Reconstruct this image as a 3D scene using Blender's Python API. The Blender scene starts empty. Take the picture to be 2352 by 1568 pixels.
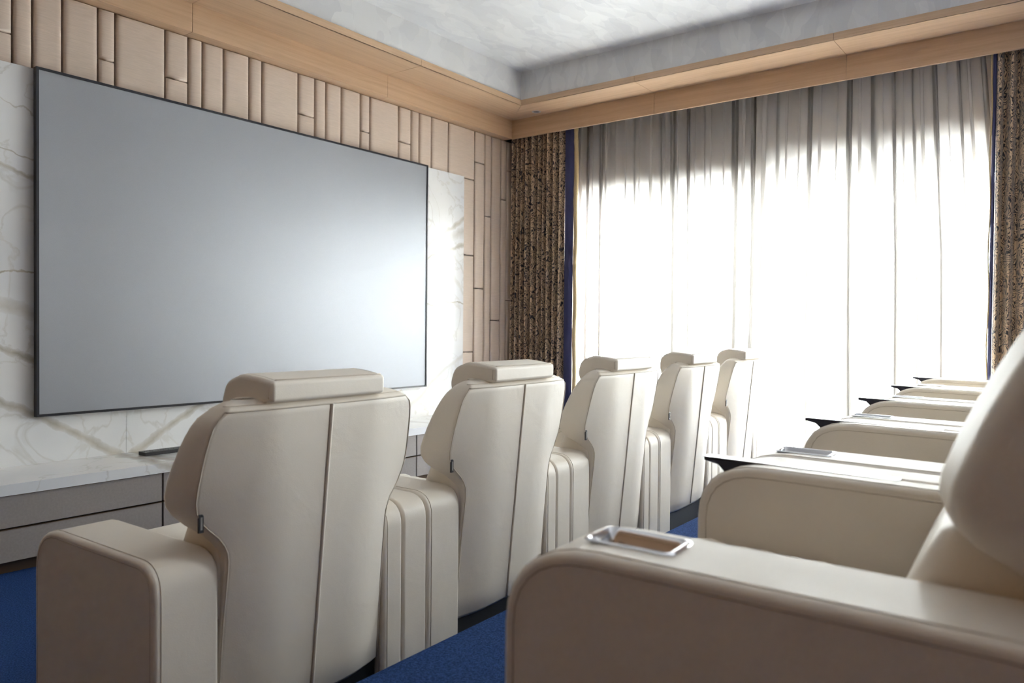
import bpy, bmesh, math, random
from mathutils import Matrix, Vector

# ---------------------------------------------------------------- camera, world, exposure
ZC = 1.155                      # eye height above the main floor
SC = bpy.context.scene
COL = SC.collection
yaw, pit, rol = math.radians(37.173), math.radians(-0.939), math.radians(0.514)
fw = Vector((math.cos(yaw) * math.cos(pit), math.sin(yaw) * math.cos(pit), math.sin(pit)))
rt = Vector((math.sin(yaw), -math.cos(yaw), 0))
up = rt.cross(fw)
r2 = math.cos(rol) * rt + math.sin(rol) * up
u2 = -math.sin(rol) * rt + math.cos(rol) * up
cd = bpy.data.cameras.new('camera')
cam = bpy.data.objects.new('camera', cd)
COL.objects.link(cam)
cam.matrix_world = Matrix(((r2.x, u2.x, -fw.x, 0), (r2.y, u2.y, -fw.y, 0), (r2.z, u2.z, -fw.z, ZC), (0, 0, 0, 1)))
cd.sensor_width = 36.0
cd.lens = 1762.4 * 36 / 2352
cd.clip_start = 0.02
cd.dof.use_dof = True
cd.dof.focus_distance = 3.5
cd.dof.aperture_fstop = 4.0
SC.camera = cam

SC.view_settings.view_transform = 'Standard'
SC.view_settings.look = 'None'
SC.view_settings.gamma = 1.0
SC.view_settings.use_curve_mapping = False
SC.view_settings.exposure = 0.92
try:
    SC.cycles.use_denoising = True
    SC.cycles.max_bounces = 8
    SC.cycles.use_adaptive_sampling = True
    SC.cycles.adaptive_threshold = 0.05
    SC.cycles.diffuse_bounces = 5
    SC.cycles.glossy_bounces = 4
    SC.cycles.transmission_bounces = 10
    SC.cycles.transparent_max_bounces = 16
    SC.cycles.use_light_tree = False
    SC.cycles.sample_clamp_indirect = 12.0
    SC.cycles.caustics_reflective = False
    SC.cycles.caustics_refractive = False
except Exception:
    pass

wd = bpy.data.worlds.new('world')
SC.world = wd
wd.use_nodes = True
bg = wd.node_tree.nodes['Background']
bg.inputs['Color'].default_value = (0.93, 0.97, 1.0, 1)
bg.inputs['Strength'].default_value = 46.0

WX = 6.05                       # inner face of the window wall
WY0, WY1, WZ1 = 0.20, 3.95, 2.43
VY0, VY1 = -1.75, -0.40         # second window of the same wall, behind the camera's right shoulder
for _y0, _y1 in ((WY0, WY1), (VY0, VY1)):
  pl = bpy.data.lights.new('window_portal', 'AREA')
  pl.shape = 'RECTANGLE'
  pl.size, pl.size_y = _y1 - _y0, WZ1
  pl.cycles.is_portal = True
  po = bpy.data.objects.new('window_portal', pl)
  COL.objects.link(po)
  po.matrix_world = Matrix(((0, 0, 1, WX + 0.2), (1, 0, 0, (_y0 + _y1) / 2), (0, 1, 0, WZ1 / 2), (0, 0, 0, 1)))

# ---------------------------------------------------------------- materials
def mat(name):
    m = bpy.data.materials.new(name)
    m.use_nodes = True
    nt = m.node_tree
    return m, nt, nt.nodes['Principled BSDF']

def nd(nt, t, **kw):
    n = nt.nodes.new(t)
    for k, v in kw.items():
        if k in n.inputs: n.inputs[k].default_value = v
        else: setattr(n, k, v)
    return n

def lk(nt, a, b): nt.links.new(a, b)

def coords(nt, scale=(1, 1, 1), kind='Object', rot=(0, 0, 0)):
    tc = nd(nt, 'ShaderNodeTexCoord')
    mp = nd(nt, 'ShaderNodeMapping')
    mp.inputs['Scale'].default_value = scale
    mp.inputs['Rotation'].default_value = rot
    lk(nt, tc.outputs[kind], mp.inputs['Vector'])
    return mp.outputs['Vector']

def ramp(nt, fac, stops):
    r = nd(nt, 'ShaderNodeValToRGB')
    e = r.color_ramp.elements
    while len(e) < len(stops): e.new(0.5)
    for k, (p, c) in enumerate(stops):
        e[k].position = p
        e[k].color = (c[0], c[1], c[2], 1)
    lk(nt, fac, r.inputs['Fac'])
    return r.outputs['Color']

def bump(nt, b, h, strength=0.2, dist=0.01):
    n = nd(nt, 'ShaderNodeBump')
    n.inputs['Strength'].default_value = strength
    n.inputs['Distance'].default_value = dist
    lk(nt, h, n.inputs['Height'])
    lk(nt, n.outputs['Normal'], b.inputs['Normal'])

def plain(name, c, rough=0.5, metal=0.0, noise=0.0, scale=60):
    m, nt, b = mat(name)
    b.inputs['Roughness'].default_value = rough
    b.inputs['Metallic'].default_value = metal
    n = nd(nt, 'ShaderNodeTexNoise')
    n.inputs['Scale'].default_value = scale
    n.inputs['Detail'].default_value = 3
    lk(nt, coords(nt), n.inputs['Vector'])
    v = max(noise, 0.02)
    col = ramp(nt, n.outputs['Fac'], [(0.3, [x * (1 - v) for x in c]), (0.7, [min(1, x * (1 + v)) for x in c])])
    lk(nt, col, b.inputs['Base Color'])
    return m

def leather(name, c):
    m, nt, b = mat(name)
    b.inputs['Roughness'].default_value = 0.46
    b.inputs['Specular IOR Level'].default_value = 0.32
    v = coords(nt)
    n = nd(nt, 'ShaderNodeTexNoise'); n.inputs['Scale'].default_value = 5; n.inputs['Detail'].default_value = 2
    lk(nt, v, n.inputs['Vector'])
    lk(nt, ramp(nt, n.outputs['Fac'], [(0.3, [x * 0.97 for x in c]), (0.7, c)]), b.inputs['Base Color'])
    vo = nd(nt, 'ShaderNodeTexVoronoi'); vo.inputs['Scale'].default_value = 420
    lk(nt, v, vo.inputs['Vector'])
    bump(nt, b, vo.outputs['Distance'], 0.10, 0.002)
    fine = [n_ for n_ in nt.nodes if n_.type == 'BUMP'][0]
    n4 = nd(nt, 'ShaderNodeTexNoise'); n4.inputs['Scale'].default_value = 7; n4.inputs['Detail'].default_value = 3; n4.inputs['Distortion'].default_value = 0.6
    lk(nt, v, n4.inputs['Vector'])
    soft = nd(nt, 'ShaderNodeBump'); soft.inputs['Strength'].default_value = 0.13; soft.inputs['Distance'].default_value = 0.02
    lk(nt, n4.outputs['Fac'], soft.inputs['Height'])
    lk(nt, soft.outputs['Normal'], fine.inputs['Normal'])
    return m

def wood(name, axis):
    m, nt, b = mat(name)
    b.inputs['Roughness'].default_value = 0.48
    s = [26, 26, 26]; s[axis] = 0.7
    v = coords(nt, tuple(s))
    n = nd(nt, 'ShaderNodeTexNoise'); n.inputs['Scale'].default_value = 1.3; n.inputs['Detail'].default_value = 6; n.inputs['Distortion'].default_value = 0.4
    lk(nt, v, n.inputs['Vector'])
    s2 = [260, 260, 260]; s2[axis] = 9
    n2 = nd(nt, 'ShaderNodeTexNoise'); n2.inputs['Scale'].default_value = 1.0; n2.inputs['Detail'].default_value = 2
    lk(nt, coords(nt, tuple(s2)), n2.inputs['Vector'])
    mx = nd(nt, 'ShaderNodeMath', operation='MULTIPLY_ADD'); mx.inputs[1].default_value = 0.45; 
    lk(nt, n2.outputs['Fac'], mx.inputs[0]); lk(nt, n.outputs['Fac'], mx.inputs[2])
    lk(nt, ramp(nt, mx.outputs[0], [(0.45, (0.49, 0.325, 0.20)), (0.72, (0.565, 0.385, 0.245)), (0.95, (0.61, 0.425, 0.275))]), b.inputs['Base Color'])
    bump(nt, b, n2.outputs['Fac'], 0.05, 0.002)
    return m

def satin():
    m, nt, b = mat('champagne_satin')
    b.inputs['Roughness'].default_value = 0.42
    n = nd(nt, 'ShaderNodeTexNoise'); n.inputs['Scale'].default_value = 1; n.inputs['Detail'].default_value = 4
    lk(nt, coords(nt, (14, 14, 420)), n.inputs['Vector'])
    lk(nt, ramp(nt, n.outputs['Fac'], [(0.3, (0.57, 0.465, 0.385)), (0.7, (0.66, 0.545, 0.455))]), b.inputs['Base Color'])
    bump(nt, b, n.outputs['Fac'], 0.12, 0.003)
    return m

def plaster():
    m, nt, b = mat('trowelled_plaster')
    b.inputs['Roughness'].default_value = 0.5
    outs = []
    for k, (rz, sx, sy) in enumerate(((0.5, 2.6, 9.5), (-0.35, 3.2, 11), (1.2, 2.2, 7.5))):
        wv = nd(nt, 'ShaderNodeTexNoise'); wv.inputs['Scale'].default_value = 2.2 + k; wv.inputs['Detail'].default_value = 2
        base = coords(nt, (1, 1, 1))
        lk(nt, base, wv.inputs['Vector'])
        ad = nd(nt, 'ShaderNodeMixRGB', blend_type='ADD'); ad.inputs['Fac'].default_value = 0.35
        lk(nt, base, ad.inputs[1]); lk(nt, wv.outputs['Color'], ad.inputs[2])
        mp = nd(nt, 'ShaderNodeMapping'); mp.inputs['Rotation'].default_value = (0, 0, rz); mp.inputs['Scale'].default_value = (sx, sy, 3)
        lk(nt, ad.outputs[0], mp.inputs['Vector'])
        vo = nd(nt, 'ShaderNodeTexVoronoi'); vo.inputs['Scale'].default_value = 1.0
        lk(nt, mp.outputs[0], vo.inputs['Vector'])
        bw = nd(nt, 'ShaderNodeRGBToBW'); lk(nt, vo.outputs['Color'], bw.inputs[0])
        outs.append(bw.outputs[0])
    a1 = nd(nt, 'ShaderNodeMath', operation='ADD'); lk(nt, outs[0], a1.inputs[0]); lk(nt, outs[1], a1.inputs[1])
    a2 = nd(nt, 'ShaderNodeMath', operation='ADD'); lk(nt, a1.outputs[0], a2.inputs[0]); lk(nt, outs[2], a2.inputs[1])
    a3 = nd(nt, 'ShaderNodeMath', operation='MULTIPLY'); lk(nt, a2.outputs[0], a3.inputs[0]); a3.inputs[1].default_value = 0.3333
    lk(nt, ramp(nt, a3.outputs[0], [(0.25, (0.62, 0.62, 0.635)), (0.5, (0.70, 0.70, 0.705)), (0.75, (0.77, 0.77, 0.77))]), b.inputs['Base Color'])
    bump(nt, b, a3.outputs[0], 0.08, 0.01)
    return m

XJ = 2.169                      # joint of the book-matched marble slabs
def marble(name='veined_marble', polish=0.18):
    m, nt, b = mat(name)
    b.inputs['Roughness'].default_value = polish
    tc = nd(nt, 'ShaderNodeTexCoord')
    sp = nd(nt, 'ShaderNodeSeparateXYZ'); lk(nt, tc.outputs['Object'], sp.inputs[0])
    def mth(op, a, bb=None, c=None):
        n = nd(nt, 'ShaderNodeMath', operation=op)
        for i, v in enumerate((a, bb, c)):
            if v is None: continue
            if isinstance(v, (int, float)): n.inputs[i].default_value = v
            else: lk(nt, v, n.inputs[i])
        return n.outputs[0]
    dx = mth('ABSOLUTE', mth('SUBTRACT', sp.outputs['X'], XJ))
    cb = nd(nt, 'ShaderNodeCombineXYZ')
    lk(nt, dx, cb.inputs[0]); lk(nt, sp.outputs['Y'], cb.inputs[1]); lk(nt, sp.outputs['Z'], cb.inputs[2])
    V = cb.outputs[0]
    def noise(s, d=5, dist=0.0):
        n = nd(nt, 'ShaderNodeTexNoise'); n.inputs['Scale'].default_value = s; n.inputs['Detail'].default_value = d; n.inputs['Distortion'].default_value = dist
        lk(nt, V, n.inputs['Vector']); return n.outputs['Fac']
    nz = noise(3.2, 6)
    nf = noise(14, 6)
    def vein(z0, k, wd, amp=0.16, curve=0.0):
        line = mth('MULTIPLY_ADD', dx, k, z0)
        if curve: line = mth('MULTIPLY_ADD', mth('MULTIPLY', dx, dx), curve, line)
        d = mth('SUBTRACT', sp.outputs['Z'], line)
        d = mth('ADD', d, mth('MULTIPLY', mth('SUBTRACT', nz, 0.5), amp))
        d = mth('ADD', d, mth('MULTIPLY', mth('SUBTRACT', nf, 0.5), 0.05))
        d = mth('ABSOLUTE', d)
        q = mth('SUBTRACT', 1.0, mth('DIVIDE', d, wd))
        n = nd(nt, 'ShaderNodeClamp'); lk(nt, q, n.inputs[0]); return n.outputs[0]
    vs = [(vein(0.40, 0.58, 0.030, 0.10), 0.75), (vein(0.78, 0.38, 0.020), 0.8), (vein(1.05, 0.32, 0.045, 0.22), 0.5),
          (vein(1.43, -0.02, 0.007), 0.9), (vein(1.72, 0.36, 0.016), 0.75), (vein(1.86, 0.30, 0.007), 0.7),
          (vein(2.1, 0.33, 0.006, 0.3), 0.5), (vein(2.85, -0.45, 0.035, 0.35), 0.35), (vein(-0.9, 0.62, 0.03, 0.2), 0.4), (vein(3.9, -0.75, 0.02, 0.4), 0.35)]
    tot = None
    for v, s in vs:
        t = mth('MULTIPLY', mth('POWER', v, 0.55), s)
        tot = t if tot is None else mth('MAXIMUM', tot, t)
    # cloudy fine network
    n2 = noise(2.0, 8, 1.2)
    w = mth('SUBTRACT', 1.0, mth('DIVIDE', mth('ABSOLUTE', mth('SUBTRACT', n2, 0.5)), 0.018))
    cl = nd(nt, 'ShaderNodeClamp'); lk(nt, w, cl.inputs[0])
    tot = mth('MAXIMUM', tot, mth('MULTIPLY', cl.outputs[0], 0.28))
    basecol = ramp(nt, noise(1.6, 4), [(0.35, (0.70, 0.71, 0.73)), (0.6, (0.80, 0.795, 0.785))])
    veincol = ramp(nt, noise(9, 4), [(0.35, (0.30, 0.26, 0.19)), (0.65, (0.52, 0.47, 0.39))])
    mx = nd(nt, 'ShaderNodeMixRGB'); lk(nt, tot, mx.inputs[0]); lk(nt, basecol, mx.inputs[1]); lk(nt, veincol, mx.inputs[2])
    lk(nt, mx.outputs[0], b.inputs['Base Color'])
    return m

def carpet():
    m, nt, b = mat('blue_carpet')
    b.inputs['Roughness'].default_value = 0.95
    b.inputs['Specular IOR Level'].default_value = 0.1
    try: b.inputs['Sheen Weight'].default_value = 0.0
    except Exception: pass
    n = nd(nt, 'ShaderNodeTexNoise'); n.inputs['Scale'].default_value = 170; n.inputs['Detail'].default_value = 3
    v = coords(nt); lk(nt, v, n.inputs['Vector'])
    lk(nt, ramp(nt, n.outputs['Fac'], [(0.32, (0.012, 0.036, 0.13)), (0.68, (0.04, 0.095, 0.29))]), b.inputs['Base Color'])
    n3 = nd(nt, 'ShaderNodeTexNoise'); n3.inputs['Scale'].default_value = 480; lk(nt, v, n3.inputs['Vector'])
    bump(nt, b, n3.outputs['Fac'], 0.9, 0.006)
    return m

def brocade():
    m, nt, b = mat('brocade')
    b.inputs['Roughness'].default_value = 0.45
    try: b.inputs['Sheen Weight'].default_value = 0.3
    except Exception: pass
    v = coords(nt, (1, 1, 1), 'UV')
    n = nd(nt, 'ShaderNodeTexNoise'); n.inputs['Scale'].default_value = 9; n.inputs['Detail'].default_value = 1.5; n.inputs['Distortion'].default_value = 2.2
    lk(nt, v, n.inputs['Vector'])
    w = nd(nt, 'ShaderNodeMath', operation='MULTIPLY'); lk(nt, n.outputs['Fac'], w.inputs[0]); w.inputs[1].default_value = 21
    s = nd(nt, 'ShaderNodeMath', operation='SINE'); lk(nt, w.outputs[0], s.inputs[0])
    h = nd(nt, 'ShaderNodeMath', operation='ABSOLUTE'); lk(nt, s.outputs[0], h.inputs[0])
    lk(nt, ramp(nt, h.outputs[0], [(0.42, (0.014, 0.012, 0.026)), (0.62, (0.50, 0.35, 0.225)), (1.0, (0.66, 0.49, 0.33))]), b.inputs['Base Color'])
    bump(nt, b, h.outputs[0], 0.2, 0.003)
    return m

def sheer():
    m, nt, b = mat('sheer_voile')
    nt.nodes.remove(b)
    out = [n for n in nt.nodes if n.type == 'OUTPUT_MATERIAL'][0]
    tr = nd(nt, 'ShaderNodeBsdfTransparent'); tr.inputs[0].default_value = (1, 1, 1, 1)
    tl = nd(nt, 'ShaderNodeBsdfTranslucent'); df = nd(nt, 'ShaderNodeBsdfDiffuse')
    n = nd(nt, 'ShaderNodeTexNoise'); n.inputs['Scale'].default_value = 600
    lk(nt, coords(nt), n.inputs['Vector'])
    c = ramp(nt, n.outputs['Fac'], [(0.3, (0.71, 0.685, 0.66)), (0.7, (0.77, 0.745, 0.72))])
    lk(nt, c, tl.inputs[0]); lk(nt, c, df.inputs[0])
    m1 = nd(nt, 'ShaderNodeMixShader'); m1.inputs[0].default_value = 0.58
    lk(nt, tl.outputs[0], m1.inputs[1]); lk(nt, df.outputs[0], m1.inputs[2])
    m2 = nd(nt, 'ShaderNodeMixShader'); m2.inputs[0].default_value = 0.85
    lk(nt, tr.outputs[0], m2.inputs[1]); lk(nt, m1.outputs[0], m2.inputs[2])
    lk(nt, m2.outputs[0], out.inputs['Surface'])
    return m

def glass():
    m, nt, b = mat('window_glass')
    nt.nodes.remove(b)
    out = [n for n in nt.nodes if n.type == 'OUTPUT_MATERIAL'][0]
    tr = nd(nt, 'ShaderNodeBsdfTransparent'); tr.inputs[0].default_value = (0.95, 0.97, 0.96, 1)
    gl = nd(nt, 'ShaderNodeBsdfGlossy'); gl.inputs['Roughness'].default_value = 0.02
    fr = nd(nt, 'ShaderNodeFresnel'); fr.inputs[0].default_value = 1.3
    mx = nd(nt, 'ShaderNodeMixShader')
    lk(nt, fr.outputs[0], mx.inputs[0]); lk(nt, tr.outputs[0], mx.inputs[1]); lk(nt, gl.outputs[0], mx.inputs[2])
    lk(nt, mx.outputs[0], out.inputs['Surface'])
    return m

def screen_mat():
    m, nt, b = mat('projection_fabric')
    b.inputs['Roughness'].default_value = 0.48
    b.inputs['Metallic'].default_value = 0.5
    b.inputs['Specular IOR Level'].default_value = 0.7
    n = nd(nt, 'ShaderNodeTexNoise'); n.inputs['Scale'].default_value = 900
    lk(nt, coords(nt), n.inputs['Vector'])
    lk(nt, ramp(nt, n.outputs['Fac'], [(0.3, (0.285, 0.295, 0.32)), (0.7, (0.32, 0.33, 0.355))]), b.inputs['Base Color'])
    return m

M = dict(
    leather=leather('cream_leather', (0.81, 0.745, 0.655)),
    thread=plain('cream_thread', (0.62, 0.55, 0.46), 0.7),
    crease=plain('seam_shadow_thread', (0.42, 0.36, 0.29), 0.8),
    black=plain('black_plinth', (0.012, 0.012, 0.014), 0.6),
    tag=plain('dark_tag', (0.03, 0.03, 0.035), 0.4),
    taglight=plain('tag_print', (0.30, 0.29, 0.27), 0.5),
    chrome=plain('chrome', (0.80, 0.80, 0.82), 0.12, 1.0),
    wellmat=plain('cup_well_lining', (0.10, 0.10, 0.11), 0.25, 0.6),
    steel=plain('brushed_steel', (0.62, 0.63, 0.66), 0.32, 1.0),
    tray=plain('dark_tray', (0.03, 0.032, 0.05), 0.3),
    woodx=wood('oak_along_x', 0), woody=wood('oak_along_y', 1),
    satin=satin(), plaster=plaster(), marble=marble(), carpet=carpet(),
    wallback=plain('walnut_wall_panelling', (0.15, 0.08, 0.036), 0.7),
    wallwin=plain('window_wall_paint', (0.42, 0.36, 0.315), 0.8),
    backing=plain('dark_joint', (0.05, 0.04, 0.035), 0.8),
    brocade=brocade(), navy=plain('navy_velvet', (0.045, 0.05, 0.14), 0.75), gold=plain('gold_fringe', (0.52, 0.40, 0.22), 0.6, 0.0, 0.25, 300),
    sheer=sheer(), glass=glass(), frame=plain('pale_window_frame', (0.66, 0.66, 0.65), 0.5),
    screen=screen_mat(), bezel=plain('black_bezel', (0.018, 0.018, 0.024), 0.35),
    taupe=plain('taupe_leatherette', (0.30, 0.265, 0.245), 0.45, 0, 0.06, 90),
    bronze=plain('bronze_edge', (0.16, 0.10, 0.06), 0.4, 0.6),
    remote=plain('black_plastic', (0.03, 0.03, 0.034), 0.35), button=plain('grey_button', (0.16, 0.16, 0.165), 0.5),
    stone=plain('terrace_stone', (0.62, 0.60, 0.57), 0.7, 0, 0.08, 12), rail=plain('railing_metal', (0.22, 0.23, 0.25), 0.5),
    rattan=plain('grey_rattan', (0.20, 0.21, 0.24), 0.7, 0, 0.2, 120), pad=plain('outdoor_pad', (0.5, 0.5, 0.5), 0.8),
)

# ---------------------------------------------------------------- mesh helpers
def mesh_obj(name, verts, faces, m, parent=None, smooth=False, flat=()):
    me = bpy.data.meshes.new(name)
    me.from_pydata([tuple(v) for v in verts], [], faces)
    me.update()
    if smooth:
        for p in me.polygons: p.use_smooth = p.index not in flat
    me.materials.append(M[m])
    o = bpy.data.objects.new(name, me)
    COL.objects.link(o)
    if parent: o.parent = parent
    return o

def tag(o, label=None, cat=None, group=None, kind=None):
    if label: o['label'] = label
    if cat: o['category'] = cat
    if group: o['group'] = group
    if kind: o['kind'] = kind
    return o

def empty(name, loc=(0, 0, 0), rz=0.0):
    o = bpy.data.objects.new(name, None)
    o.empty_display_size = 0.1
    COL.objects.link(o)
    o.location = loc
    o.rotation_euler = (0, 0, rz)
    return o

BOXF = [(0, 3, 2, 1), (4, 5, 6, 7), (0, 1, 5, 4), (1, 2, 6, 5), (2, 3, 7, 6), (3, 0, 4, 7)]
def boxv(x0, x1, y0, y1, z0, z1):
    return [(x0, y0, z0), (x1, y0, z0), (x1, y1, z0), (x0, y1, z0), (x0, y0, z1), (x1, y0, z1), (x1, y1, z1), (x0, y1, z1)]

def box(name, x0, x1, y0, y1, z0, z1, m, parent=None):
    return mesh_obj(name, boxv(x0, x1, y0, y1, z0, z1), BOXF, m, parent)

def boxes(name, lst, m, parent=None):
    V, F = [], []
    for b in lst:
        n = len(V); V += boxv(*b); F += [tuple(i + n for i in f) for f in BOXF]
    return mesh_obj(name, V, F, m, parent)

def prism(name, plan, z0, z1, m, parent=None):
    n = len(plan)
    V = [(x, y, z0) for x, y in plan] + [(x, y, z1) for x, y in plan]
    a = sum(plan[i][0] * plan[(i + 1) % n][1] - plan[(i + 1) % n][0] * plan[i][1] for i in range(n))
    F = [tuple(range(n - 1, -1, -1)), tuple(range(n, 2 * n))] + [(i, (i + 1) % n, n + (i + 1) % n, n + i) for i in range(n)]
    if a < 0: F = [tuple(reversed(f)) for f in F]
    return mesh_obj(name, V, F, m, parent)

def rloop(pts, radii, seg=5):
    """closed polygon with rounded corners (fixed vertex count)"""
    out = []; n = len(pts)
    for i in range(n):
        p = Vector(pts[i]); a = Vector(pts[i - 1]) - p; b = Vector(pts[(i + 1) % n]) - p
        la, lb = a.length, b.length
        a /= la; b /= lb
        ang = math.acos(max(-1, min(1, a.dot(b))))
        r = radii[i] if isinstance(radii, (list, tuple)) else radii
        t = min(r / max(1e-6, math.tan(ang / 2)), la * 0.49, lb * 0.49)
        p0, p1 = p + a * t, p + b * t
        for k in range(seg + 1):
            u = k / seg
            # quadratic-ish arc
            q = p0 * (1 - u) ** 2 + p * 2 * u * (1 - u) * 0.92 + p1 * u ** 2
            s = (1 - u) ** 2 + 2 * u * (1 - u) * 0.92 + u ** 2
            out.append(q / s)
    return out

def inset(loop, d):
    n = len(loop); out = []
    ar = sum(loop[i].x * loop[(i + 1) % n].y - loop[(i + 1) % n].x * loop[i].y for i in range(n))
    s = 1 if ar > 0 else -1
    for i in range(n):
        a = loop[i] - loop[i - 1]; b = loop[(i + 1) % n] - loop[i]
        if a.length < 1e-7: a = b
        if b.length < 1e-7: b = a
        t = (a.normalized() + b.normalized())
        t = t.normalized() if t.length > 1e-6 else a.normalized()
        nrm = Vector((-t.y, t.x)) * s
        c = max(0.5, abs(t.dot(a.normalized())))
        out.append(loop[i] + nrm * (d / c))
    return out

def loft(name, rings, m, parent=None, cap0=True, cap1=True, smooth=True, closed=True):
    n = len(rings[0]); V = [v for r in rings for v in r]; F = []
    for k in range(len(rings) - 1):
        for i in range(n if closed else n - 1):
            j = (i + 1) % n
            F.append((k * n + i, k * n + j, (k + 1) * n + j, (k + 1) * n + i))
    flat = []
    if cap0: flat.append(len(F)); F.append(tuple(range(n - 1, -1, -1)))
    if cap1: flat.append(len(F)); F.append(tuple(range((len(rings) - 1) * n, len(rings) * n)))
    o = mesh_obj(name, V, F, m, parent, smooth, set(flat))
    if cap0 and cap1:
        bm = bmesh.new(); bm.from_mesh(o.data)
        bmesh.ops.recalc_face_normals(bm, faces=bm.faces)
        bm.to_mesh(o.data); bm.free()
    return o

def soften(o):
    for p in o.data.polygons: p.use_smooth = True
    w = o.modifiers.new('weighted_normal', 'WEIGHTED_NORMAL'); w.weight = 100; w.keep_sharp = True
    return o

def extrude_x(name, loop, x0, x1, r, m, parent=None, seg=4):
    """(y,z) loop, ccw, pulled along x with rounded ends"""
    ar = sum(loop[i].x * loop[(i + 1) % len(loop)].y - loop[(i + 1) % len(loop)].x * loop[i].y for i in range(len(loop)))
    if ar < 0: loop = list(reversed(loop))
    rings = []
    for k in range(seg + 1):
        a = math.pi / 2 * k / seg
        rings.append([(x0 + r * (1 - math.cos(a)), p.x, p.y) for p in inset(loop, r * (1 - math.sin(a)))])
    for k in range(seg, -1, -1):
        a = math.pi / 2 * k / seg
        rings.append([(x1 - r * (1 - math.cos(a)), p.x, p.y) for p in inset(loop, r * (1 - math.sin(a)))])
    o = loft(name, rings, m, parent)
    return soften(o)

def tube(name, pts, r, m, parent=None, closed=False, n=6):
    pts = [Vector(p) for p in pts]; N = len(pts); rings = []
    for i in range(N):
        if closed: t = pts[(i + 1) % N] - pts[i - 1]
        else: t = pts[min(N - 1, i + 1)] - pts[max(0, i - 1)]
        t = t.normalized() if t.length > 1e-9 else Vector((0, 0, 1))
        ref = Vector((0, 0, 1)) if abs(t.z) < 0.9 else Vector((1, 0, 0))
        a = t.cross(ref).normalized(); b = t.cross(a)
        rings.append([pts[i] + (a * math.cos(2 * math.pi * k / n) + b * math.sin(2 * math.pi * k / n)) * r for k in range(n)])
    if closed: rings.append(rings[0])
    return loft(name, rings, m, parent, not closed, not closed)

def copy_tree(o, parent=None):
    c = o.copy(); COL.objects.link(c)
    c.parent = parent
    for ch in list(o.children): copy_tree(ch, c)
    return c

def lerp_table(tab, x):
    if x <= tab[0][0]: return tab[0][1]
    for (a, va), (b, vb) in zip(tab, tab[1:]):
        if x <= b:
            t = (x - a) / (b - a); return va + (vb - va) * t
    return tab[-1][1]

def smooth_table(tab, x):
    # catmull-rom on an irregular table
    xs = [t[0] for t in tab]
    if x <= xs[0]: return tab[0][1]
    if x >= xs[-1]: return tab[-1][1]
    i = max(k for k in range(len(xs)) if xs[k] <= x)
    i = min(i, len(xs) - 2)
    def sl(k):
        if k == 0: return (tab[1][1] - tab[0][1]) / (xs[1] - xs[0])
        if k == len(xs) - 1: return (tab[-1][1] - tab[-2][1]) / (xs[-1] - xs[-2])
        return (tab[k + 1][1] - tab[k - 1][1]) / (xs[k + 1] - xs[k - 1])
    h = xs[i + 1] - xs[i]; t = (x - xs[i]) / h
    m0, m1 = sl(i) * h, sl(i + 1) * h; p0, p1 = tab[i][1], tab[i + 1][1]
    return (2 * t ** 3 - 3 * t * t + 1) * p0 + (t ** 3 - 2 * t * t + t) * m0 + (-2 * t ** 3 + 3 * t * t) * p1 + (t ** 3 - t * t) * m1

# ---------------------------------------------------------------- the room
XL, YB, YF = -1.40, -3.0, 4.50    # left wall, back wall, screen wall
ZCEIL = 3.395
PLAT = 0.245
ROT = math.radians(3.304)        # the seat rows stand slightly askew to the screen wall
floor = tag(box('floor', XL - 0.1, WX + 0.25, YB - 0.1, YF + 0.1, -0.12, 0.0, 'carpet'), 'dark blue carpet on the lower floor below the screen', kind='structure')
pf = tag(mesh_obj('floor_platform', boxv(XL, 5.70, YB, 1.503, 0.0, PLAT), BOXF, 'carpet'), 'raised blue carpeted platform under the back row of seats', kind='structure')
pf.data.vertices[2].co.y = 1.56; pf.data.vertices[6].co.y = 1.56
pf.data.vertices[3].co.y = 1.45; pf.data.vertices[7].co.y = 1.45
ceil = tag(box('ceiling', XL - 0.1, WX + 0.25, YB - 0.1, YF + 0.1, ZCEIL, ZCEIL + 0.12, 'plaster'), 'pale grey trowelled plaster ceiling', kind='structure')
wf = tag(box('wall_front', XL - 0.1, WX + 0.25, YF, YF + 0.15, 0, ZCEIL, 'backing'), 'screen wall clad in padded champagne panels and white marble', kind='structure')
tag(box('wall_left', XL - 0.15, XL, YB, YF, 0, ZCEIL, 'wallback'), 'dark panelled side wall outside the picture', kind='structure')
tag(box('wall_back', XL - 0.15, WX + 0.25, YB - 0.15, YB, 0, ZCEIL, 'wallback'), 'dark panelled rear wall outside the picture', kind='structure')
tag(boxes('wall_right', [(WX, WX + 0.25, YB, VY0, 0, ZCEIL), (WX, WX + 0.25, VY0, VY1, WZ1, ZCEIL), (WX, WX + 0.25, VY1, WY0, 0, ZCEIL), (WX, WX + 0.25, WY1, YF, 0, ZCEIL), (WX, WX + 0.25, WY0, WY1, WZ1, ZCEIL)], 'wallwin'), 'window wall behind the curtains', kind='structure')

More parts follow.
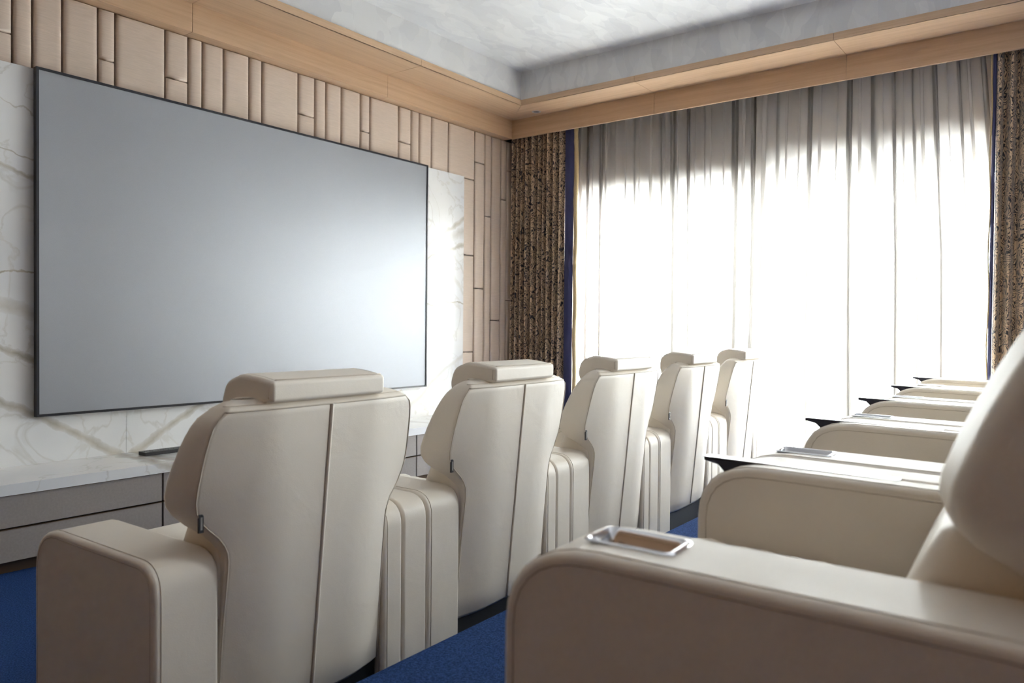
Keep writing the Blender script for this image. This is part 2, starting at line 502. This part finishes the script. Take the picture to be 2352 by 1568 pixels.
# soffit of oak boards round the ceiling recess
RX0, RX1, RY0, RY1 = -0.75, 5.394, -2.55, 4.013     # recess
VX, FY = 5.737, 4.371                               # valance and fascia faces
Z0, Z1, Z2, Z3 = 2.930, 3.102, 3.150, ZCEIL
G = 0.0015
def soffit_front():
    t = tag(box('trim_1', XL, RX1 + 0.02, RY1 + 0.012, YF, Z1 + 0.02, Z3, 'plaster'), 'oak soffit with grey plaster upstand above the screen wall', kind='structure')
    xs = [XL, -0.68, 0.93, 2.541, 4.15, None]
    for a, b in zip(xs, xs[1:]):
        e1 = VX if b is None else b - G
        e2 = RX1 if b is None else b - G
        a0 = a + G
        prism('fascia_board', [(a0, FY), (e1, FY), (e1, YF - 0.002), (a0, YF - 0.002)], Z0, Z1 + 0.015, 'woodx', t)
        prism('soffit_board', [(a0, RY1 + 0.002), (e2, RY1 + 0.002), (e1, FY - 0.0005), (a0, FY - 0.0005)], Z1, Z1 + 0.018, 'woodx', t)
        prism('lip_board', [(a0, RY1), (e2, RY1), (e2 - 0.0 if b else e2, RY1 + 0.011), (a0, RY1 + 0.011)], Z1, Z2, 'woodx', t)
    return t
def soffit_window():
    t = tag(box('trim_2', RX1 + 0.012, WX, RY0, RY1 + 0.012, Z1 + 0.02, Z3, 'plaster'), 'oak soffit with hanging valance board above the curtains', kind='structure')
    ys = [YB, -1.56, -0.07, 1.42, 2.909, None]
    for a, b in zip(ys, ys[1:]):
        e1 = FY if b is None else b - G
        e2 = RY1 if b is None else b - G
        a0 = a + G
        prism('valance_board', [(VX, a0), (VX + 0.022, a0), (VX + 0.022, e1), (VX, e1)], Z0, Z1 + 0.015, 'woody', t)
        prism('soffit_board', [(RX1 + 0.002, a0), (VX - 0.0005, a0), (VX - 0.0005, e1), (RX1 + 0.002, e2)], Z1, Z1 + 0.018, 'woody', t)
        prism('lip_board', [(RX1, a0), (RX1 + 0.011, a0), (RX1 + 0.011, e2), (RX1, e2)], Z1, Z2, 'woody', t)
    return t
soffit_front(); soffit_window()
t3 = tag(box('trim_3', XL, RX1, YB, RY0, Z1 + 0.02, Z3, 'plaster'), 'soffit along the rear wall outside the picture', kind='structure')
box('soffit_board', XL, RX1, YB, RY0, Z1, Z1 + 0.019, 'woodx', t3)
t4 = tag(box('trim_4', XL, RX0, RY0, RY1, Z1 + 0.02, Z3, 'plaster'), 'soffit along the left wall outside the picture', kind='structure')
box('soffit_board', XL, RX0, RY0, RY1, Z1, Z1 + 0.019, 'woody', t4)

# padded wall panels, cut round the marble field
PY = 4.452
MT, MXR = 2.487, 5.116           # top and right edge of the marble
def pad(x0, x1, z0, z1):
    r = min(0.016, (x1 - x0) * 0.3, (z1 - z0) * 0.3); g = 0.0058
    x0 += g; x1 -= g; z0 += g * 0.6; z1 -= g * 0.6
    rings = []
    for d, y in ((0, YF), (0, PY + 0.016), (r * 0.25, PY + 0.007), (r * 0.8, PY + 0.002), (r * 1.9, PY)):
        rings.append([(x0 + d, y, z0 + d), (x1 - d, y, z0 + d), (x1 - d, y, z1 - d), (x0 + d, y, z1 - d)])
    return soften(loft('panel', rings, 'satin', wf, False, True, True))
colx = [1.135 - 0.962, 1.427 - 0.962, 1.574 - 0.962, 1.677 - 0.962, 1.828 - 0.962, 2.026 - 0.962]
xsplit = []
k0 = -3
edges = []
x = 2.127 - 4 * 0.962
W = [0.294, 0.147, 0.094, 0.146, 0.186, 0.095]
while x < 2.12:
    for i, w_ in enumerate(W):
        edges.append((x, x + w_, i)); x += w_
ex = [2.127, 2.421, 2.568, 2.662, 2.808, 2.994, 3.092, 3.384, 3.528, 3.626, 3.769, 3.954, 4.05, 4.355, 4.497, 4.591, 4.737, 4.949, 5.303, 5.448, 5.544, 5.688, 5.777, 5.93, 6.05]
kinds = [0, 1, 2, 3, 4, 5, 0, 1, 2, 3, 4, 5, 0, 1, 2, 3, 4, 0, 1, 2, 3, 5, 1, 2]
edges = [e for e in edges if e[1] <= 2.14 and e[0] > XL] + [(a, b, k) for a, b, k in zip(ex, ex[1:], kinds)]
low = {5.303: [1.519, 2.654], 5.448: [2.185], 5.544: [1.232], 5.688: [2.371], 5.777: [1.426, 2.654], 4.949: [0.945, 1.809], 5.93: [1.8]}
ZP = Z0 + 0.001
for a, b, k in edges:
    if a >= 4.94:
        zs = [0.06] + low.get(a, []) + [ZP]
        for z0, z1 in zip(zs, zs[1:]):
            if a < MXR:
                if z0 < MT and z1 > MT:
                    pad(a, b, MT, z1); pad(MXR, b, z0, MT)
                else: pad(MXR if z1 <= MT else a, b, z0, z1)
            else: pad(a, b, z0, z1)
    else:
        cuts = [MT, 2.648, ZP] if k in (1, 5) and not (abs(a - 2.994) < 0.01) else [MT, ZP]
        for z0, z1 in zip(cuts, cuts[1:]): pad(a, b, z0, z1)
# marble slabs
MY = 4.42
for x0, x1 in ((XL, -1.03), (-1.03, 0.57), (0.57, XJ), (XJ, 3.769), (3.769, MXR)):
    box('marble_slab', x0 + 0.0008, x1 - 0.0008, MY, YF, 0.40, MT, 'marble', wf)
tag(box('baseboard_front', MXR, WX, PY + 0.005, YF, 0.0, 0.06, 'bronze'), 'dark skirting strip under the padded panels', kind='structure')

# ---------------------------------------------------------------- window, terrace
def glazed_door(name, y0, y1, stiles, handles, label):
    wc = (y0 + y1) / 2
    wn = tag(empty(name, (WX + 0.19, wc, 0)), label, kind='structure')
    def wbox(nm, x0, x1, a, b, z0, z1, m): return box(nm, x0, x1, a - wc, b - wc, z0, z1, m, wn)
    wbox('head_rail', -0.03, 0.04, y0, y1, 2.27, WZ1, 'frame')
    wbox('sill_rail', -0.03, 0.04, y0, y1, 0.0, 0.05, 'frame')
    for a, b in stiles: wbox('stile', -0.025, 0.035, a, b, 0.05, 2.27, 'frame')
    for (a, b), (c, d) in zip(stiles, stiles[1:]): wbox('pane', -0.003, 0.003, b, c, 0.05, 2.27, 'glass')
    for y in handles: wbox('door_handle', -0.06, -0.026, y - 0.012, y + 0.012, 0.95, 1.12, 'steel')
glazed_door('window_1', WY0, WY1, [(WY0, WY0 + 0.07), (1.08, 1.18), (1.985, 2.175), (2.885, 3.03), (WY1 - 0.07, WY1)], (2.02, 2.14), 'sliding glass doors to the terrace behind the sheer curtain')
glazed_door('window_2', VY0, VY1, [(VY0, VY0 + 0.07), (-1.14, -1.02), (VY1 - 0.07, VY1)], (-1.12,), 'second pair of glass doors in the window wall outside the picture')
tr = tag(box('terrace_floor', WX + 0.25, 8.25, -3.5, 8.0, -0.17, -0.02, 'stone'), 'pale stone terrace outside the glass doors', kind='structure')
rl_ = tag(empty('railing', (8.0, 2.25, -0.02)), 'grey metal terrace railing seen through the sheer curtain', 'railing')
box('top_rail', -0.03, 0.03, -5.5, 5.5, 1.06, 1.125, 'rail', rl_)
box('bottom_rail', -0.02, 0.02, -5.5, 5.5, 0.10, 0.14, 'rail', rl_)
y = -5.5
while y <= 5.5:
    box('post', -0.025, 0.025, y - 0.025, y + 0.025, 0.0, 1.06, 'rail', rl_); y += 1.1
b0 = None
y = -5.5 + 0.22
while y < 5.5:
    if b0 is None: b0 = box('baluster', -0.008, 0.008, -0.012, 0.012, 0.14, 1.06, 'rail', rl_); b0.location.y = y
    else:
        c = b0.copy(); COL.objects.link(c); c.location.y = y
    y += 0.22
# outdoor lounge chair on the terrace
oc = tag(empty('outdoor_chair', (7.15, 2.42, -0.02), math.radians(200)), 'grey woven outdoor armchair on the terrace behind the sheer curtain', 'chair')
bk = []
for k in range(9):
    z = 0.36 + 0.36 * k / 8
    pts = [(0.30 * math.cos(a) * (1 + 0.12 * k / 8), 0.30 * math.sin(a) * (1 + 0.12 * k / 8), z - 0.12 * (k / 8) * abs(math.cos(a)) ** 3) for a in [math.pi * j / 18 for j in range(19)]]
    pin = [(p[0] * 0.9, p[1] * 0.9, p[2]) for p in reversed(pts)]
    bk.append(pts + pin)
loft('backrest', bk, 'rattan', oc)
loft('seat', [[(0.29 * math.cos(a), 0.29 * math.sin(a), z) for a in [2 * math.pi * j / 20 for j in range(20)]] for z in (0.33, 0.38)], 'rattan', oc)
loft('seat_pad', [[(q * math.cos(a), q * math.sin(a), z) for a in [2 * math.pi * j / 20 for j in range(20)]] for q, z in ((0.25, 0.382), (0.265, 0.40), (0.25, 0.43))], 'pad', oc)
for a in (45, 135, 225, 315):
    c, s = math.cos(math.radians(a)), math.sin(math.radians(a))
    tube('leg', [(0.2 * c, 0.2 * s, 0.335), (0.26 * c, 0.26 * s, 0.0)], 0.014, 'rail', oc)

# ---------------------------------------------------------------- curtains
rnd = random.Random(7)
def fold_profile(L, sp0, sp1, amp0, amp1, lap, seed, per=10, gather=0.0):
    """list of (along, depth) of a pleated cloth of finished width L"""
    r = random.Random(seed); P = []; s = 0.0
    while s < L:
        w = r.uniform(sp0, sp1); a = r.uniform(amp0, amp1); l = lap * r.uniform(0.5, 1.0)
        for k in range(per):
            t = k / per
            P.append((s + w * (t + l * math.sin(2 * math.pi * t)), -a * math.sin(2 * math.pi * t) if lap < 0.2 else a * math.cos(2 * math.pi * t), a))
        s += w
        if r.random() < gather:          # a tight bundle of cloth laid to and fro
            gw = r.uniform(0.02, 0.055); nz = r.choice((2, 3, 3)); s += gw
            for q in range(nz):
                P.append((s, a - 0.004 * q, a)); P.append((s - gw * r.uniform(0.4, 1.0), a - 0.004 * q - 0.003, a))
    P.append((max(L, P[-1][0]), P[0][1], 0))
    return P

def curtain(name, m, parent, X, y0, y1, z0, z1, prof, rows=18, sway=0.0, taper=0.0, flare=None, ang=0.0):
    """cloth hung from z1 to z0; along runs from y1 (far) to y0 (near)"""
    V, F, UV = [], [], []
    n = len(prof); sacc = [0.0]
    for i in range(1, n):
        sacc.append(sacc[-1] + math.hypot(prof[i][0] - prof[i - 1][0], prof[i][1] - prof[i - 1][1]))
    L = prof[-1][0]
    for j in range(rows + 1):
        v = j / rows; z = z1 + (z0 - z1) * v
        for i, (s, d, a) in enumerate(prof):
            am = 1 + taper * v
            sw = sway * v * math.sin(s * 3.1 + 2.0 * v + 0.7 * math.sin(s * 9))
            off = flare(s / L, v) if flare else 0.0
            V.append((X + d * am + 0.006 * math.sin(s * 23 + v * 3), y1 - s * (y1 - y0) / L + sw + off, z))
            UV.append((sacc[i], z))
    for j in range(rows):
        for i in range(n - 1):
            F.append((j * n + i, j * n + i + 1, (j + 1) * n + i + 1, (j + 1) * n + i))
    o = mesh_obj(name, V, F, m, parent, True)
    uv = o.data.uv_layers.new(name='UVMap')
    for lp in o.data.loops: uv.data[lp.index].uv = UV[lp.vertex_index]
    return o

CT = 3.07
s1 = curtain('sheer_curtain', 'sheer', None, 5.975, 2.06, 3.80, 0.03, CT, fold_profile(1.64, 0.06, 0.12, 0.012, 0.03, 0.36, 11, 12, 0.6), 20, 0.022, 0.15)
tag(s1, 'white sheer curtain hanging between the left patterned drape and mid window', 'curtain', 'sheer window curtains')
def fl(u, v): return (u ** 3) * 0.10 * (1 - min(1, v * 2.2))
s2 = curtain('sheer_curtain', 'sheer', None, 5.895, 0.53, 2.12, 0.03, CT, fold_profile(1.53, 0.08, 0.16, 0.012, 0.03, 0.36, 23, 12, 0.65), 20, 0.03, 0.15, fl)
tag(s2, 'white sheer curtain hanging between mid window and the right patterned drape', 'curtain', 'sheer window curtains')

def drape(name, y0, y1, seed, border_side, label, X=5.81):
    t = empty(name, (X, (y0 + y1) / 2, 0.02))
    yc = (y0 + y1) / 2
    bw, gw = (0.100, 0.038) if border_side == 'near' else (0.022, 0.010)
    if border_side == 'near': f0, f1 = y0 + bw + gw, y1
    else: f0, f1 = y0, y1 - bw - gw
    pr = fold_profile(f1 - f0, 0.042, 0.085, 0.034, 0.050, 0.13, seed, 12)
    curtain('pleated_fabric', 'brocade', t, 0, f0 - yc, f1 - yc, 0.0, CT - 0.02, pr, 10, 0.006, 0.1)
    def strip(nm, m, a, b, dep, wav):
        n = 8; prf = [((b - a) * i / n, dep * math.sin(math.pi * i / n) + wav * math.sin(5 * i / n), 0) for i in range(n + 1)]
        return curtain(nm, m, t, 0.0, a - yc, b - yc, 0.0, CT - 0.02, prf, 14, 0.004)
    if border_side == 'near':
        strip('border_band', 'navy', y0 + gw, y0 + gw + bw, -0.02, 0.006)
        e = y0 + gw / 2 - yc
    else:
        strip('border_band', 'navy', y1 - gw - bw, y1 - gw, -0.02, 0.006)
        e = y1 - gw / 2 - yc
    rr = random.Random(seed)
    rings = []
    for j in range(90):
        z = CT - 0.02 - (CT - 0.02) * j / 89
        q = gw * (0.46 + 0.1 * rr.random())
        rings.append([(q * 0.9 * math.cos(2 * math.pi * k / 6), e + q * math.sin(2 * math.pi * k / 6) + 0.004 * math.sin(j * 0.35), z) for k in range(6)])
    loft('fringe_edge', rings, 'gold', t)
    return tag(t, label, 'curtain', 'patterned drapes')
drape('brocade_drape', 3.685, 4.415, 3, 'near', 'gold and navy patterned drape with navy border hanging in the screen wall corner')
drape('brocade_drape', -0.2, 0.555, 5, 'far', 'gold and navy patterned drape at the right end of the sheer curtain')

# ---------------------------------------------------------------- screen
SY = 4.375
sc0, sc1, sz0, sz1 = 1.683, 4.613, 0.6736, 2.490
scr = tag(empty('projection_screen', ((sc0 + sc1) / 2, SY, sz0)), 'large pale grey projection screen in a thin black frame', 'screen')
cx = (sc0 + sc1) / 2; hw = (sc1 - sc0) / 2; hh = sz1 - sz0; t_ = 0.013
box('screen_surface', -hw + t_, hw - t_, 0.006, 0.012, t_, hh - t_, 'screen', scr)
box('frame_side', -hw, -hw + t_, 0.0, 0.034, 0, hh, 'bezel', scr)
box('frame_side', hw - t_, hw, 0.0, 0.034, 0, hh, 'bezel', scr)
box('frame_rail', -hw + t_, hw - t_, 0.0, 0.034, 0, t_, 'bezel', scr)
box('frame_rail', -hw + t_, hw - t_, 0.0, 0.034, hh - t_, hh, 'bezel', scr)
box('back_panel', -hw + t_, hw - t_, 0.012, 0.034, t_, hh - t_, 'bezel', scr)
for xx in (-0.9, 0.9): box('wall_bracket', xx - 0.06, xx + 0.06, 0.034, MY - SY, 0.5, 1.3, 'bezel', scr)

# ---------------------------------------------------------------- media bench
CF, CTOP = 3.95, 0.424
ct = tag(boxes('countertop', [(0.18, 5.08, CF - 0.012, MY - 0.001, CTOP - 0.052, CTOP)], 'marble'), 'long white marble top of the low media bench under the screen', 'countertop')
us = [0.20, 2.133, 4.061, 5.06]
names = ['taupe two drawer cabinet unit at the left edge of the picture', 'taupe two drawer cabinet unit behind the nearest front row seat', 'taupe cabinet unit at the window end of the media bench']
for (a, b), lb in zip(zip(us, us[1:]), names):
    t = tag(empty('media_cabinet', ((a + b) / 2, CF, 0)), lb, 'cabinet', 'drawer units of the media bench')
    h = (b - a) / 2 - 0.002
    box('body', -h, h, 0.024, MY - CF - 0.002, 0.062, CTOP - 0.053, 'backing', t)
    box('plinth', -h, h, 0.06, MY - CF - 0.002, 0.0, 0.062, 'bronze', t)
    for z0, z1 in ((0.065, 0.212), (0.222, CTOP - 0.056)):
        d = box('drawer', -h + 0.004, h - 0.004, 0.0, 0.022, z0, z1, 'taupe', t)
        box('edge_strip', -h + 0.004, h - 0.004, -0.002, 0.02, z1, z1 + 0.003, 'bronze', d)
rm = tag(empty('remote_control', (2.33, 4.25, CTOP)), 'slim black remote control lying on the marble bench top', 'remote')
loft('body', [[(0.155 * sx, 0.04 * sy, z) for sx, sy in ((-1, -1), (1, -1), (1, 1), (-1, 1))] for z in (0.001, 0.020)], 'remote', rm, smooth=False)
for i in range(9):
    for j in range(2):
        if (i + j) % 4 == 3: continue
        box('button', -0.135 + i * 0.031, -0.118 + i * 0.031, -0.026 + j * 0.03, -0.008 + j * 0.03, 0.020, 0.0225, 'button', rm)

# ---------------------------------------------------------------- small ceiling spot
sp = tag(empty('ceiling_spotlight', (5.625, 4.015, Z1)), 'small recessed spotlight in the oak soffit near the corner', 'spotlight')
loft('trim_ring', [[(q * math.cos(2 * math.pi * k / 24), q * math.sin(2 * math.pi * k / 24), z) for k in range(24)] for q, z in ((0.040, -0.0002), (0.040, -0.003), (0.030, -0.004), (0.028, -0.0005))], 'steel', sp, False, False)
loft('lens', [[(q * math.cos(2 * math.pi * k / 24), q * math.sin(2 * math.pi * k / 24), z) for k in range(24)] for q, z in ((0.028, -0.0005), (0.016, -0.002))], 'button', sp, False, True)

# ---------------------------------------------------------------- the seats
def cut_cup(wide):
    # recess for the cup holder
    cl_ = rloop([(-0.3935, 0.3895), (-0.3185, 0.3895), (-0.3185, 0.4905), (-0.3935, 0.4905)], 0.012, 4)
    cut = loft('cutter', [[(p.x, p.y, z) for p in cl_] for z in (0.56, 0.70)], 'leather')
    bpy.context.view_layer.update()
    wide.modifiers.clear()
    md = wide.modifiers.new('cut', 'BOOLEAN'); md.object = cut; md.operation = 'DIFFERENCE'; md.solver = 'EXACT'
    dg = bpy.context.evaluated_depsgraph_get()
    me = bpy.data.meshes.new_from_object(wide.evaluated_get(dg))
    wide.modifiers.clear(); wide.data = me
    soften(wide)
    bpy.data.objects.remove(cut)

def make_seat(cup):
    t = empty('recliner_seat')
    prof = rloop([(0.0, 0.012), (0.572, 0.012), (0.572, 0.626), (0.0, 0.612)], [0.02, 0.02, 0.115, 0.075], 7)
    wide = extrude_x('armrest', prof, -0.456, -0.287, 0.011, 'leather', t)
    if cup: cut_cup(wide)
    ztop = lambda y: 0.612 + 0.014 * y / 0.572
    # cup holder let into the arm
    ch = None
    if cup: ch = empty('cup_holder'); ch.parent = wide
    def rect(hx, hy, r, z, dz=0.0):
        l = rloop([(-hx, -hy), (hx, -hy), (hx, hy), (-hx, hy)], r, 4)
        return [(-0.356 + p.x, 0.440 + p.y, ztop(0.440 + p.y) + z) for p in l]
    if cup: loft('rim', [rect(0.043, 0.056, 0.014, 0.0004), rect(0.042, 0.055, 0.014, 0.002), rect(0.039, 0.052, 0.012, 0.003), rect(0.036, 0.049, 0.011, 0.002), rect(0.0355, 0.0485, 0.010, -0.038)], 'chrome', ch, False, False)
    if cup: loft('well_floor', [rect(0.0355, 0.0485, 0.010, -0.039), rect(0.035, 0.048, 0.010, -0.0375)], 'chrome', ch, True, True)
    nar = extrude_x('armrest_panel', prof, 0.287, 0.371, 0.011, 'leather', t)
    med = extrude_x('armrest_panel', prof, 0.376, 0.489, 0.011, 'leather', t)
    def seam(par, xx, ins, m='thread', r=0.0016):
        lp = inset(prof if True else prof, ins)
        pts = [(xx, p.x, p.y) for p in lp if p.y > 0.04]
        # order the open run: starts at the front bottom, goes over the top, ends at the rear
        k = max(range(len(pts)), key=lambda i: (Vector(pts[i]) - Vector(pts[i - 1])).length)
        pts = pts[k:] + pts[:k]
        tube('seam', [(xx, 0.572 - ins if pts[0][1] > 0.3 else ins, 0.04)] + pts + [(xx, ins if pts[0][1] > 0.3 else 0.572 - ins, 0.04)], r, m, par, False, 5)
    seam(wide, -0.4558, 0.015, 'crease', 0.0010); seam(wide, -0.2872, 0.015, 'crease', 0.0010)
    seam(nar, 0.2872, 0.018); seam(med, 0.4888, 0.018)
    # seam over the top edges (stitched line close to the corner)
    def topseam(par, xx):
        lp = inset(prof, -0.0006)
        pts = [(xx, p.x, p.y) for p in lp if p.y > 0.04]
        k = max(range(len(pts)), key=lambda i: (Vector(pts[i]) - Vector(pts[i - 1])).length)
        pts = pts[k:] + pts[:k]
        fr = pts[0][1] > 0.3
        tube('seam', [(xx, 0.5726 if fr else -0.0006, 0.04)] + pts + [(xx, -0.0006 if fr else 0.5726, 0.04)], 0.0011, 'thread', par, False, 5)
    topseam(wide, -0.438); topseam(nar, 0.303)
    # tray table folded into the slot of the right arm
    tp = [Vector(p) for p in [(0.19, 0.56), (0.49, 0.56), (0.525, 0.575), (0.538, 0.60), (0.550, 0.612), (0.582, 0.619), (0.582, 0.6255), (0.19, 0.6165)]]
    tt = extrude_x('tray_table', tp, 0.356, 0.390, 0.002, 'tray', t, 1)
    lp = rloop([(0.354, 0.185), (0.392, 0.185), (0.392, 0.584), (0.354, 0.584)], [0.012, 0.012, 0.004, 0.004], 3)
    loft('cover_plate', [[(p.x, p.y, ztop(p.y) + z) for p in lp] for z in (0.0002, 0.0022)], 'steel', tt, True, True, False)
    # base and seat
    box('plinth', -0.28, 0.28, 0.03, 0.50, 0.0, 0.15, 'black', t)
    rings = []
    N = 14
    for k in range(N + 1):
        u = k / N; y = 0.075 + (0.60 - 0.075) * u
        e = max(0.0, abs(u - 0.5) * 2 - 0.75) / 0.25
        h = 0.425 + 0.045 * u + 0.012 * math.sin(u * math.pi) - 0.05 * e ** 2
        lp = rloop([(-0.283, 0.30), (0.283, 0.30), (0.283, h), (-0.283, h)], [0.02, 0.02, 0.05, 0.05], 6)
        rg = []
        for p in lp:
            zz = p.y
            if zz > 0.37: zz += 0.020 * (1 - (p.x / 0.29) ** 2) + 0.006 * math.sin(40 * p.x + 9 * u) * math.sin(6 * u * math.pi)
            rg.append((p.x, y, zz))
        rings.append(list(reversed(rg)))
    loft('seat_cushion', rings, 'leather', t)
    fr_ = extrude_x('footrest', rloop([(0.54, 0.08), (0.585, 0.10), (0.592, 0.292), (0.54, 0.296)], [0.01, 0.025, 0.02, 0.005], 4), -0.282, 0.282, 0.015, 'leather', t)
    # back shell
    W_ = [(0.135, 0.283), (0.30, 0.281), (0.46, 0.279), (0.56, 0.277), (0.60, 0.279), (0.62, 0.286), (0.645, 0.302), (0.67, 0.328), (0.70, 0.352), (0.74, 0.364), (0.82, 0.361), (0.89, 0.352), (0.92, 0.344), (0.94, 0.333), (0.952, 0.316)]
    YC = [(0.135, -0.002), (0.43, -0.030), (0.60, -0.046), (0.75, -0.060), (0.952, -0.080)]
    YS = [(0.135, 0.022), (0.40, 0.004), (0.60, -0.016), (0.66, -0.010), (0.70, -0.006), (0.78, -0.022), (0.88, -0.044), (0.952, -0.062)]
    YFr = [(0.135, 0.10), (0.50, 0.08), (0.60, 0.035), (0.635, 0.055), (0.655, 0.085), (0.68, 0.112), (0.71, 0.126), (0.74, 0.124), (0.78, 0.110), (0.84, 0.084), (0.90, 0.052), (0.952, 0.020)]
    def ring(h, ins=0.0, hz=None):
        w = smooth_table(W_, h) - ins; yc = smooth_table(YC, h) + ins; ys = smooth_table(YS, h) + ins; yf = smooth_table(YFr, h) - ins * 0.7
        wc_ = min(0.18, w * 0.58)
        pts = [(-wc_, yc), (wc_, yc), (w, ys), (w, yf), (w * 0.7, yf + 0.02), (-w * 0.7, yf + 0.02), (-w, yf), (-w, ys)]
        lp = rloop(pts, [0.45, 0.45, 0.016, 0.028, 0.03, 0.03, 0.028, 0.016], 6)
        return [(p.x, p.y, hz if hz is not None else h) for p in lp]
    hs = [0.135, 0.15, 0.22, 0.30, 0.38, 0.46, 0.52, 0.56, 0.585, 0.605, 0.625, 0.645, 0.668, 0.69, 0.715, 0.74, 0.78, 0.82, 0.86, 0.89, 0.915, 0.935, 0.952]
    rings = [ring(h) for h in hs]
    rings[0] = ring(0.135, 0.012)
    for ins, hz in ((0.004, 0.957), (0.014, 0.964), (0.030, 0.972), (0.052, 0.978), (0.075, 0.979)):
        rings.append(ring(0.952, ins, hz))
    bk = loft('backrest', rings, 'leather', t)
    # piping round the rear panel: up the left rear edge, across the top and down the right
    edge = []
    for h in hs[1:]:
        w = smooth_table(W_, h); ys = smooth_table(YS, h)
        edge.append((w - 0.004, ys - 0.0005, h))
    topr = []
    r_ = ring(0.952)
    half = [v for v in r_ if v[1] < -0.055]
    half = sorted(half, key=lambda v: v[0])
    path = [(-a, b, c) for a, b, c in edge[:-1]] + [(v[0], v[1] - 0.0005, 0.9525) for v in half] + list(reversed(edge[:-1]))
    tube('piping', path, 0.0022, 'thread', bk, False, 5)
    tube('stitching', [(v[0] * 0.985, v[1] + 0.012, 0.9655) for v in half], 0.0011, 'thread', bk, False, 5)
    tube('piping', [(0, smooth_table(YC, h) - 0.0012, h) for h in hs[1:]], 0.0042, 'leather', bk, False, 6)
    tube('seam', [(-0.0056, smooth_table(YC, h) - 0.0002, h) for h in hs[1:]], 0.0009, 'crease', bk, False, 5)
    # maker's tag on the left rear edge
    h0 = 0.69
    tg = empty('fabric_tag', (-smooth_table(W_, h0) + 0.001, smooth_table(YS, h0) - 0.002, h0)); tg.parent = bk
    box('tag_body', -0.006, 0.006, -0.004, 0.002, -0.022, 0.022, 'tag', tg)
    box('tag_print', -0.0025, 0.0025, -0.0046, -0.004, -0.015, 0.015, 'taglight', tg)
    # front cushions of the back
    def cushion(nm, h0, h1, hwx, bul):
        rg = []; K = 8
        for k in range(K + 1):
            u = k / K; h = h0 + (h1 - h0) * u
            e = 1 - (2 * u - 1) ** 6
            yf = smooth_table(YFr, max(h, 0.66) if h < 0.66 else h)
            f = yf + bul * e
            lp = rloop([(-hwx, yf - 0.04), (hwx, yf - 0.04), (hwx, f), (-hwx, f)], [0.01, 0.01, 0.035, 0.035], 4)
            rg.append([(p.x, p.y, h) for p in lp])
        return loft(nm, rg, 'leather', t)
    cushion('back_cushion', 0.700, 0.945, 0.285, 0.014)
    rg = []
    for k in range(11):
        h = 0.44 + 0.258 * k / 10
        f = min(0.195, 0.132 + (0.698 - h) * 0.48)
        f -= 0.03 * max(0.0, (h - 0.670) / 0.028) ** 2
        lp = rloop([(-0.284, 0.01), (0.284, 0.01), (0.284, f), (-0.284, f)], [0.01, 0.01, 0.035, 0.035], 4)
        rg.append([(p.x, p.y, h) for p in lp])
    loft('lumbar_cushion', rg, 'leather', t)
    # headrest pad folded over the top
    hp = rloop([(-0.088, 0.970), (-0.01, 0.955), (0.022, 0.905), (0.090, 0.888), (0.116, 0.955), (0.098, 1.014), (0.035, 1.036), (-0.03, 1.030), (-0.089, 1.020)],
               [0.010, 0.03, 0.02, 0.02, 0.05, 0.05, 0.05, 0.05, 0.012], 3)
    hd = extrude_x('headrest', hp, -0.205, 0.195, 0.013, 'leather', t, 4)
    top = [p for p in hp if p.y > 1.0]
    tube('stitching', [(-0.186 + 0.372 * i / 12, -0.0765, 1.0235) for i in range(13)], 0.0012, 'thread', hd, False, 5)
    for s in (-1, 1):
        tube('stitching', [(s * 0.1835, p.x, p.y - 0.0005) for p in top if -0.08 < p.x < 0.10], 0.0012, 'thread', hd, False, 5)
    return t

seat0 = make_seat(False)
seat1 = make_seat(True)
cs, sn = math.cos(ROT), math.sin(ROT)
def place(o, xl, yl, z, extra=0.0):
    o.location = (cs * xl - sn * yl, sn * xl + cs * yl, z)
    o.rotation_euler = (0, 0, ROT + extra)
front_lab = ['cream leather recliner in the front row, nearest seat at the left end', 'second cream leather recliner from the left in the front row', 'middle cream leather recliner of the front row',
             'fourth cream leather recliner from the left in the front row', 'cream leather recliner at the window end of the front row']
back_lab = ['cream leather recliner in the back row, nearest and blurred at the right', 'second cream leather recliner of the back row, beyond the blurred one', 'third cream leather recliner of the back row, armrest with cup holder showing',
            'fourth cream leather recliner of the back row, next to last before the window', 'cream leather recliner at the window end of the back row']
for i in range(5):
    o = seat0 if i == 0 else copy_tree(seat0)
    place(o, 1.432 + 0.95 * i, 1.617, 0.0)
    for c in o.children:         # front row: seat slid forward for the raised leg rest
        if c.name.split('.')[0] in ('armrest', 'armrest_panel'): c.scale.y = 0.965
        if c.name.split('.')[0] == 'seat_cushion': c.location = (0, 0.20, 0.015)
        if c.name.split('.')[0] == 'footrest': c.location = (0, 0.12, 0.01)
    tag(o, front_lab[i], 'recliner', 'front row recliners')
for i in range(5):
    o = seat1 if i == 0 else copy_tree(seat1)
    place(o, 1.318 + 0.95 * i, 0.018, PLAT)
    for c in o.children:         # back row: backs set a little further back than in front
        n_ = c.name.split('.')[0]
        if n_ in ('backrest', 'back_cushion', 'lumbar_cushion'): c.location.y = -0.078
        if n_ in ('armrest', 'armrest_panel'):      # longer arms than in front
            c.scale.y = 1.17; c.location.y = 0.572 * (1 - 1.17)
        if n_ == 'headrest':
            piv = Matrix.Translation((0, -0.03, 0.96))
            c.matrix_local = Matrix.Translation((0, -0.140, 0.0)) @ piv @ Matrix.Rotation(math.radians(12), 4, 'X') @ piv.inverted()
    tag(o, back_lab[i], 'recliner', 'back row recliners')
